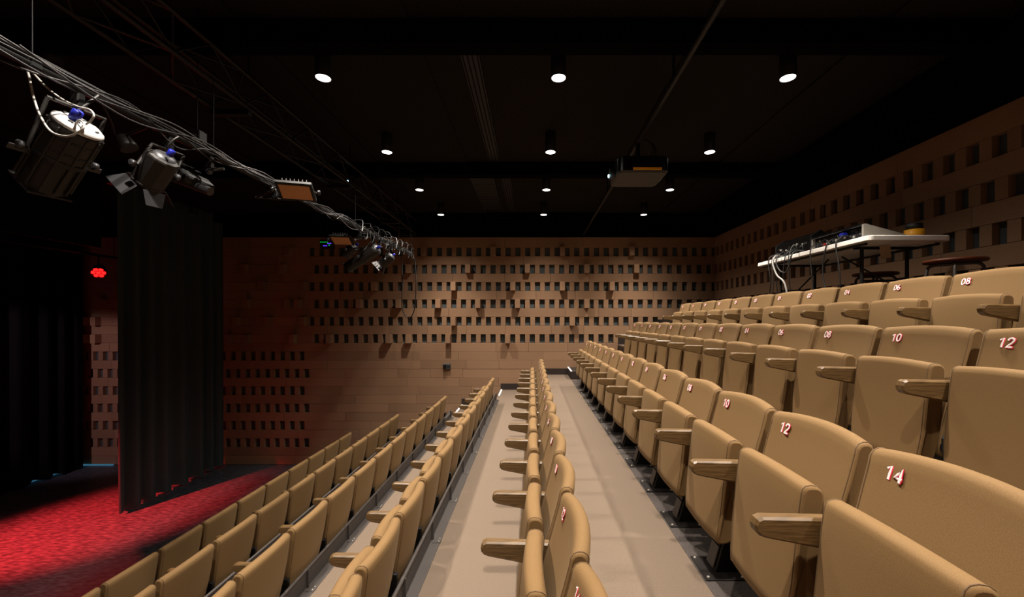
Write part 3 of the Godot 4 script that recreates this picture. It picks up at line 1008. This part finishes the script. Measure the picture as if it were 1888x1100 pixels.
func make_lighting_bar() -> void:
	var t := thing("lighting_bar", "long black pipe carrying stage lights and cables below the truss", "pipe", Vector3(BAR_X, 0, 0))
	rod("pipe", t, Vector3(0, bar_y(1.2), -1.2), Vector3(0, bar_y(8.4), -8.4), 0.024, "bar_metal", 12)
	for d in [2.0, 3.14, 5.66, 8.25]:
		rod("hanger", t, Vector3(0, bar_y(d), -d), Vector3(0, 1.85, -d), 0.004, "bar_metal", 6)
		part(t, "clamp", box(Vector3(0.052, 0.052, 0.05), 0.004), "bar_metal", Vector3(0, bar_y(d), -d))
	profile_spot("big dark profile spotlight with bright silver back cap and blue plug", at(110, 288, 2.17), Vector3(-0.62, -0.72, -0.12), 0.104, 0.39, Vector3(BAR_X, bar_y(2.2), -2.2), "cap_silver", true)
	fresnel("dark box spotlight with grey barn doors and a blue plug", at(287, 314, 2.62), Vector3(-0.62, -0.70, -0.14), 0.086, 0.215, Vector3(BAR_X, bar_y(2.75), -2.75), true)
	var fl := thing("flood_light", "flat flood light with a pale rounded lower edge beside the barn door spotlight", "stage light", Vector3.ZERO, "lights on the lighting bar")
	var fc := at(352, 336, 3.05)
	var fb := facing(Vector3(-0.7, -0.7, 0.0), Vector3(0, 0, 1))
	part(fl, "housing", box(Vector3(0.20, 0.26, 0.06), 0.012), "black", fc + Vector3(0.0, 0.05, 0), fb)
	part(fl, "reflector", tube(PackedVector3Array([fc + Vector3(-0.12, 0.03, 0.02), fc + Vector3(-0.02, -0.005, 0.02), fc + Vector3(0.10, -0.05, 0.02), fc + Vector3(0.16, -0.075, 0.02)]), 0.032, 10), "fixture_grey")
	yoke(fl, fc + Vector3(0, 0.08, 0), Vector3(BAR_X, bar_y(3.1), -3.1), 0.11, Vector3(1, 0, 0))
	var sp := thing("work_light", "small dark lamp head dangling from the bar between two spotlights", "stage light", Vector3.ZERO, "lights on the lighting bar")
	part(sp, "head", lathe([[0.02, 0.05], [0.035, 0.04], [0.05, -0.02], [0.052, -0.05], [0.046, -0.05]], 14), "fixture", at(231, 262, 2.75), Basis(Vector3(0.3, 0, 1).normalized(), 0.5))
	rod("stem", sp, at(231, 250, 2.75), Vector3(BAR_X, bar_y(2.6) - 0.032, -2.6), 0.008, "fixture", 6)
	var mon := thing("monitor_speaker", "tiny black speaker hanging on a wire above the lighting bar", "speaker", at(364, 257, 3.14))
	rod("hanger", mon, Vector3(0, 0.06, 0), Vector3(0, CEIL_Y - 1.376, 0), 0.003, "bar_metal", 6)
	part(mon, "cabinet", box(Vector3(0.09, 0.12, 0.08), 0.006), "black")
	part(mon, "cone", lathe([[0.026, 0.0], [0.024, 0.004], [0.008, -0.004]], 14), "fixture_grey", Vector3(0, 0.01, 0.042), Basis(Vector3.RIGHT, PI / 2))
	led_panel("flat square panel light with tan face, alone in the middle of the bar", at(546, 352, 3.78), Vector3(0.12, -0.93, 0.42), 0.30, 0.23, Vector3(BAR_X, bar_y(3.9), -3.9))
	led_panel("flat square panel light with tan face in the cable tangle", at(630, 442, 5.75), Vector3(0.05, -0.95, 0.35), 0.28, 0.24, Vector3(BAR_X, bar_y(5.8), -5.8))
	profile_spot("long dark profile spotlight with blue plug in front of the brick wall", at(668, 476, 6.1), Vector3(-0.84, -0.48, -0.1), 0.085, 0.52, Vector3(BAR_X, bar_y(6.3), -6.3), "fixture_grey", false)
	fresnel("dark spotlight with open barn doors at the wall end of the bar", at(712, 480, 6.9), Vector3(-0.7, -0.6, 0.1), 0.085, 0.24, Vector3(BAR_X, bar_y(6.95), -6.95), true, "fixture")
	fresnel("small dark spotlight half hidden behind the long profile spotlight", at(645, 462, 6.5), Vector3(-0.7, -0.6, -0.1), 0.08, 0.22, Vector3(BAR_X, bar_y(6.55), -6.55), false)
	var ctl := thing("control_unit", "dark unit with green and violet indicator lights before the brick wall", "control box", at(600, 449, 8.9))
	part(ctl, "case", box(Vector3(0.26, 0.18, 0.16), 0.01), "black", Vector3(0, 0, -0.09))
	for k in 5:
		part(ctl, "green_light", box(Vector3(0.028, 0.012, 0.006), 0.001), "led_green", Vector3(-0.10 + 0.045 * k, 0.035 if k < 4 else -0.03, 0))
	for k in 4:
		part(ctl, "violet_light", box(Vector3(0.04, 0.018, 0.006), 0.001), "led_violet", Vector3(-0.03 + 0.045 * k, -0.045 if k < 2 else 0.005, 0))
	rod("hanger", ctl, Vector3(0, 0.08, -0.09), Vector3(0, 0.75, -0.09), 0.008, "black", 6)
	make_bar_cables()

func make_bar_cables() -> void:
	var r := RandomNumberGenerator.new()
	r.seed = 21
	# leads tied along the top of the pipe, each in its own place round it
	for i in 6:
		var pts := []
		var d := 1.3
		var w := deg_to_rad([8.0, 38.0, 66.0, 118.0, 148.0, 172.0][i])
		while d < 8.3:
			var rad := r.randf_range(0.035, 0.046)
			pts.append(Vector3(BAR_X + cos(w) * rad, bar_y(d) + sin(w) * rad, -d))
			d += r.randf_range(0.22, 0.5)
		cable("bar_cable", pts, 0.005, "cable_grey" if i % 3 == 1 else "cable_black", "%s cable tied along the lighting bar" % ("grey" if i % 3 == 1 else "black"), "%s cables along the lighting bar" % ("grey" if i % 3 == 1 else "black"))
	# slack leads sagging beside the pipe
	for i in 4:
		var pts := []
		var d := 1.4 + 0.15 * i
		var low := false
		while d < 8.0:
			pts.append(Vector3(BAR_X + 0.062 + 0.02 * i, bar_y(d) + (r.randf_range(-0.10, -0.03) if low else r.randf_range(-0.01, 0.03)), -d))
			low = not low
			d += r.randf_range(0.3, 0.6)
		cable("slack_cable", pts, 0.005, "cable_grey" if i == 2 else "cable_black", "%s slack cable sagging beside the lighting bar" % ("grey" if i == 2 else "black"), "%s slack cables beside the lighting bar" % ("grey" if i == 2 else "black"))
	# coiled spare lengths over the far lights
	for i in 10:
		var d := 5.55 + 0.21 * i
		var x := BAR_X + 0.17 + 0.014 * (i % 5) + 0.004 * i
		var pts := [Vector3(BAR_X, bar_y(d) + 0.058, -d), Vector3(x - 0.03, bar_y(d) + 0.062, -d)]
		for k in 7:
			var w := TAU * k / 6.0 * 0.93 + i
			pts.append(Vector3(x + 0.002 * k, bar_y(d) - 0.10 + sin(w) * r.randf_range(0.06, 0.13), -d + cos(w) * r.randf_range(0.05, 0.10)))
		cable("cable_loop", pts, 0.005, "cable_grey" if i % 3 == 0 else "cable_black", "%s cable coil hung over the far spotlights" % ("grey" if i % 3 == 0 else "black"), "%s cable coils on the bar" % ("grey" if i % 3 == 0 else "black"))
	# the white leads of the big spotlight
	cable("lamp_lead", [at(-30, 78, 1.9), at(20, 100, 2.0), at(48, 125, 2.05), at(62, 180, 2.05), at(75, 215, 2.04), at(95, 243, 2.02), at(125, 251, 2.0), at(150, 240, 2.0), at(155, 228, 2.02), at(146, 222, 2.06), at(137, 232, 2.1)], 0.0052, "cable_white", "pale lead hanging in a wide loop to the big spotlight")
	cable("lamp_lead", [at(55, 128, 2.1), at(85, 160, 2.1), at(115, 183, 2.1), at(145, 197, 2.1), at(165, 202, 2.1), at(173, 212, 2.08), at(168, 222, 2.08), at(160, 228, 2.1), at(150, 234, 2.12)], 0.005, "cable_white", "pale lead running above the silver cap of the big spotlight")
	cable("lamp_lead", [at(128, 216, 2.12), at(142, 205, 2.12), at(160, 192, 2.15), at(182, 176, 2.2)], 0.0075, "cable_black", "short black lead from the blue plug of the big spotlight")
	cable("lamp_lead", [at(182, 180, 2.3), at(205, 225, 2.55), at(212, 248, 2.7), at(222, 256, 2.75)], 0.006, "cable_black", "short black lead of the dangling lamp head")
	cable("lamp_lead", [at(306, 279, 2.56), at(312, 268, 2.54), at(320, 258, 2.54), at(330, 252, 2.56)], 0.006, "cable_grey", "grey lead of the barn door spotlight")
	# cable hanging down before the far wall
	cable("hanging_cable", [Vector3(BAR_X + 0.004, bar_y(8.4) + 0.003, -8.407), at(766, 490, 8.45), at(767, 530, 8.44), at(764, 570, 8.45), at(755, 586, 8.45), at(746, 580, 8.45), at(741, 562, 8.45), at(742, 520, 8.45), at(741, 480, 8.44), at(738, 462, 8.3)], 0.010, "cable_black", "black cable hanging in a long loop before the brick wall")
	cable("hanging_chain", [at(735, 405, 8.3), at(736, 425, 8.3), at(733, 445, 8.3), at(734, 458, 8.3)], 0.008, "tube_grey", "short chain hanging from the truss end to the bar")
	cable("hanging_wire", [at(757, 415, 8.4), at(757, 468, 8.4)], 0.004, "cable_grey", "thin straight wire holding the wall end of the bar")

# ------------------------------------------------------------------ projector

func make_projector() -> void:
	var p := thing("ceiling_pipe", "thin black pipe running under the ceiling to the far wall above the projector", "pipe", Vector3(1.165, 1.96, 0))
	rod("pipe", p, Vector3(0, 0, -0.6), Vector3(0, 0, -9.42), 0.022, "truss_metal", 10)
	for d in [1.4, 3.4, 6.4, 9.2]:
		rod("hanger", p, Vector3(0, 0, -d), Vector3(0, 0.44, -d), 0.012, "truss_metal", 6)
	var t := thing("projector", "black ceiling projector with a yellow strip, hung on a pipe", "projector", Vector3(1.165, 1.55, -4.55))
	var o := PackedVector2Array()
	for q in [[0.20, 0.19, 0.0], [-0.20, 0.19, 1.0], [-0.20, -0.19, 2.0], [0.20, -0.19, 3.0]]:
		for k in 6:
			var w: float = (q[2] + k / 5.0) * PI / 2
			o.append(Vector2(q[0] + 0.065 * cos(w), q[1] + 0.065 * sin(w)))
	part(t, "case", extrude(o, 0.165, 0.012), "black_gloss", Vector3(0, 0.085, 0), Basis(Vector3.RIGHT, PI / 2))
	part(t, "underside", extrude(inset(o, 0.02), 0.006, 0.002), "fixture", Vector3(0, 0.001, 0), Basis(Vector3.RIGHT, PI / 2))
	var strip := part(t, "strip", box(Vector3(0.30, 0.026, 0.004), 0.001), "orange", Vector3(0.035, 0.03, 0.256))
	strip.set_meta("label", "yellow strip")
	part(t, "side_cover", box(Vector3(0.05, 0.13, 0.01), 0.004), "grey_box", Vector3(-0.23, 0.085, 0.235), Basis(Vector3.UP, -0.6))
	part(t, "lens_barrel", lathe([[0.06, 0.0], [0.06, 0.05], [0.05, 0.06], [0.046, 0.05]], 18), "black", Vector3(-0.262, 0.06, 0.02), Basis(Vector3.BACK, PI / 2))
	part(t, "lens_glass", lathe([[0.02, 0.0], [0.014, 0.01]], 14), "led_white", Vector3(-0.33, 0.02, 0.06), Basis(Vector3.BACK, PI / 2))
	part(t, "mount", lathe([[0.08, 0.17], [0.08, 0.185], [0.024, 0.19], [0.024, 0.41]], 16), "black")
	for k in 3:
		cable("projector_lead", [Vector3(1.25 + 0.05 * k, 1.727, -4.42 - 0.03 * k), Vector3(1.30 + 0.03 * k, 1.84, -4.42 - 0.03 * k), Vector3(1.23 + 0.025 * k, 1.95, -4.45 - 0.03 * k), Vector3(1.20 + 0.02 * k, 1.99, -4.6 - 0.05 * k)], 0.005, "cable_black", "black lead rising from the projector to its pipe", "projector leads")

# ------------------------------------------------------------------ control table

func make_table() -> void:
	var ty := 0.7776
	var x0 := 3.05
	var x1 := 3.82
	var d0 := 3.75
	var d1 := 5.62
	var fy := 0.03
	var t := thing("folding_table", "white plastic folding table with black steel legs behind the last seat row", "table", Vector3((x0 + x1) / 2, fy, -(d0 + d1) / 2))
	var top := ty - fy
	var w := x1 - x0
	var l := d1 - d0
	var o := PackedVector2Array()
	for q in [[1, 1, 0.0], [-1, 1, 1.0], [-1, -1, 2.0], [1, -1, 3.0]]:
		for k in 5:
			var a: float = (q[2] + k / 4.0) * PI / 2
			o.append(Vector2(q[0] * (w / 2 - 0.05) + 0.05 * cos(a), q[1] * (l / 2 - 0.05) + 0.05 * sin(a)))
	part(t, "table_top", extrude(o, 0.048, 0.006), "plastic_white", Vector3(0, top - 0.024, 0), Basis(Vector3.RIGHT, PI / 2))
	for k in 17:
		part(t, "rib", box(Vector3(w - 0.12, 0.012, 0.02), 0.003), "plastic_white", Vector3(0, top - 0.053, -l / 2 + 0.12 + k * 0.102))
	for sx in [-1, 1]:
		rod("side_rail", t, Vector3(sx * (w / 2 - 0.05), top - 0.065, -l / 2 + 0.08), Vector3(sx * (w / 2 - 0.05), top - 0.065, l / 2 - 0.08), 0.012, "steel_black", 8)
	for sz in [-1, 1]:
		var z: float = sz * (l / 2 - 0.28)
		for sx in [-1, 1]:
			rod("leg", t, Vector3(sx * 0.22, 0, z), Vector3(sx * 0.22, top - 0.06, z), 0.016, "steel_black", 10)
		rod("cross_bar", t, Vector3(-0.30, top - 0.07, z), Vector3(0.30, top - 0.07, z), 0.013, "steel_black", 8)
		rod("cross_bar", t, Vector3(-0.22, 0.22, z), Vector3(0.22, 0.22, z), 0.011, "steel_black", 8)
		rod("brace", t, Vector3(0, top - 0.07, z - sz * 0.55), Vector3(0.0, 0.36, z), 0.009, "steel_black", 8)
		rod("cross_bar", t, Vector3(-0.22, 0.36, z), Vector3(0.22, 0.36, z), 0.009, "steel_black", 8)
	# wedge-shaped desk with silver end cheeks
	var a := thing("mixing_desk", "sloped audio desk with silver end cheek and blue plug on the white table", "mixer", Vector3(3.16, ty, -4.31))
	var prof := PackedVector2Array([Vector2(0.0, 0.012), Vector2(0.0, 0.145), Vector2(0.03, 0.15), Vector2(0.42, 0.045), Vector2(0.42, 0.012)])
	part(a, "body", extrude(PackedVector2Array([Vector2(0.03, 0.005), Vector2(0.03, 0.125), Vector2(0.04, 0.135), Vector2(0.40, 0.04), Vector2(0.40, 0.005)]), 0.70, 0.004), "black")
	for s in [-1, 1]:
		part(a, "end_cheek", extrude(prof, 0.022, 0.004), "silver", Vector3(0, 0, s * 0.355))
	part(a, "hood", box(Vector3(0.05, 0.022, 0.70), 0.004), "black_gloss", Vector3(0.012, 0.142, 0))
	connectors(a, 0.70, 0.028, 0.115, 31)
	part(a, "plug", box(Vector3(0.05, 0.03, 0.06), 0.006), "plug_blue", Vector3(-0.005, 0.095, 0.12))
	part(a, "plug", box(Vector3(0.03, 0.026, 0.03), 0.006), "red_plastic", Vector3(0.005, 0.045, -0.16))
	var b := thing("lighting_console", "tall black lighting console with many plugs on the far end of the table", "console", Vector3(3.20, ty, -5.07))
	part(b, "body", extrude(PackedVector2Array([Vector2(0.0, 0.012), Vector2(0.0, 0.19), Vector2(0.10, 0.255), Vector2(0.34, 0.10), Vector2(0.34, 0.012)]), 0.66, 0.006), "black_gloss")
	for s in [-1, 1]:
		part(b, "end_cheek", extrude(PackedVector2Array([Vector2(-0.012, 0.0), Vector2(-0.012, 0.195), Vector2(0.10, 0.268), Vector2(0.36, 0.11), Vector2(0.36, 0.0)]), 0.016, 0.004), "black", Vector3(0, 0, s * 0.338))
	connectors(b, 0.62, -0.004, 0.16, 33)
	var y := thing("tape_roll", "fat roll of yellow tape lying on the white table", "tape", Vector3(3.68, ty, -3.98), "tape rolls on the table")
	part(y, "roll", lathe([[0.055, 0.0], [0.076, 0.002], [0.076, 0.096], [0.055, 0.098]], 28), "yellow")
	var k := thing("tape_roll", "roll of black tape lying on top of the yellow tape roll", "tape", Vector3(3.68, ty + 0.099, -3.98), "tape rolls on the table")
	part(k, "roll", lathe([[0.04, 0.0], [0.064, 0.002], [0.064, 0.056], [0.04, 0.058]], 28), "black")
	var pp := part(self, "paper_note", box(Vector3(0.10, 0.12, 0.002), 0.0), "paper", Vector3(3.36, ty - 0.123, -3.93), Basis(Vector3(0.3, 0, 1).normalized(), 0.15))
	tag(pp, "scrap of beige paper taped under the near end of the white table", "paper")
	# cables falling off the edge
	var r := RandomNumberGenerator.new()
	r.seed = 4
	var drops := [[5.3, "cable_black"], [5.22, "cable_grey"], [5.12, "cable_black"], [4.95, "cable_black"], [4.88, "cable_black"], [4.5, "cable_black"], [4.26, "cable_black"], [4.12, "cable_black"]]
	for q in drops:
		var d: float = q[0]
		cable("table_cable", [Vector3(3.135, ty + 0.07, -d), Vector3(3.09, ty + 0.06, -d), Vector3(3.035, ty - 0.02, -d - 0.01), Vector3(3.03, ty - 0.30, -d + r.randf_range(-0.06, 0.06)), Vector3(3.04, ty - 0.6, -d + r.randf_range(-0.05, 0.05)), Vector3(3.05, fy + 0.01, -d)], 0.006, q[1], "%s cable hanging off the edge of the white table" % ("grey" if q[1] == "cable_grey" else "black"), "%s cables hanging off the table" % ("grey" if q[1] == "cable_grey" else "black"))
	cable("white_cable", [Vector3(3.13, ty + 0.03, -5.17), Vector3(3.05, ty + 0.03, -5.17), Vector3(3.0, ty - 0.06, -5.15), Vector3(3.0, ty - 0.22, -5.06), Vector3(3.0, ty - 0.32, -4.92), Vector3(3.005, ty - 0.5, -4.86), Vector3(3.01, fy + 0.01, -4.85)], 0.011, "cable_white", "thick white cable hanging in a bend from the console")
	cable("loop_cable", [Vector3(3.13, ty + 0.02, -5.06), Vector3(3.04, ty + 0.02, -5.06), Vector3(2.98, ty - 0.04, -5.05), Vector3(2.975, ty - 0.16, -4.98), Vector3(2.975, ty - 0.21, -4.86), Vector3(2.975, ty - 0.14, -4.78), Vector3(2.98, ty - 0.02, -4.74), Vector3(3.04, ty + 0.03, -4.74), Vector3(3.13, ty + 0.02, -4.74)], 0.007, "cable_grey", "grey cable in a slack loop between the two desks")
	for s in [[3.70, -3.62, "round wooden stool with bent grey steel legs at the near table end"], [3.86, -4.65, "round wooden stool with grey steel legs half hidden under the table"]]:
		var st := thing("stool", s[2], "stool", Vector3(s[0], fy, s[1]), "stools behind the last row")
		part(st, "seat", lathe([[0.16, 0.475], [0.205, 0.480], [0.212, 0.492], [0.205, 0.504], [0.15, 0.507]], 30), "wood_red")
		for k4 in 4:
			var wv := TAU * (k4 + 0.5) / 4
			var u := Vector3(cos(wv), 0, sin(wv))
			part(st, "leg", tube(curve([u * 0.02 + Vector3(0, 0.465, 0), u * 0.12 + Vector3(0, 0.465, 0), u * 0.165 + Vector3(0, 0.445, 0), u * 0.18 + Vector3(0, 0.38, 0), u * 0.20 + Vector3(0, 0.2, 0), u * 0.22 + Vector3(0, 0.0, 0)], 5), 0.0125, 8), "tube_grey")

func connectors(o: Node3D, length: float, x: float, h: float, s: int) -> void:
	var r := RandomNumberGenerator.new()
	r.seed = s
	for k in 16:
		var z := -length / 2 + 0.05 + (length - 0.1) * k / 15.0
		part(o, "socket", lathe([[0.012, 0.0], [0.012, 0.008], [0.007, 0.012]], 10), ["fixture_grey", "silver", "black_gloss"][k % 3], Vector3(x, h * r.randf_range(0.35, 0.95), z), Basis(Vector3.BACK, PI / 2))
	for k in 7:
		var z := r.randf_range(-length / 2 + 0.06, length / 2 - 0.06)
		var y := h * r.randf_range(0.4, 0.9)
		part(o, "patch_lead", tube(curve([Vector3(x, y, z), Vector3(x - 0.035, y + 0.005, z), Vector3(x - 0.045, y * 0.6, z + r.randf_range(-0.05, 0.05)), Vector3(x - 0.04, 0.012, z + r.randf_range(-0.06, 0.06))], 5), 0.004, 5), ["cable_black", "cable_grey", "cable_black", "cable_white"][k % 4])

# ------------------------------------------------------------------ details on the far wall

func make_wall_details() -> void:
	var c := at(824, 675, WALL_D - 0.03)
	var t := thing("wall_socket", "small grey double socket box on the bare brick wall", "wall socket", c)
	part(t, "box", box(Vector3(0.17, 0.12, 0.06), 0.006), "grey_box")
	part(t, "cover", box(Vector3(0.075, 0.10, 0.03), 0.008), "steel_black", Vector3(-0.045, 0.0, 0.042))
	part(t, "latch", box(Vector3(0.07, 0.04, 0.02), 0.004), "fixture_grey", Vector3(0.045, 0.02, 0.035))
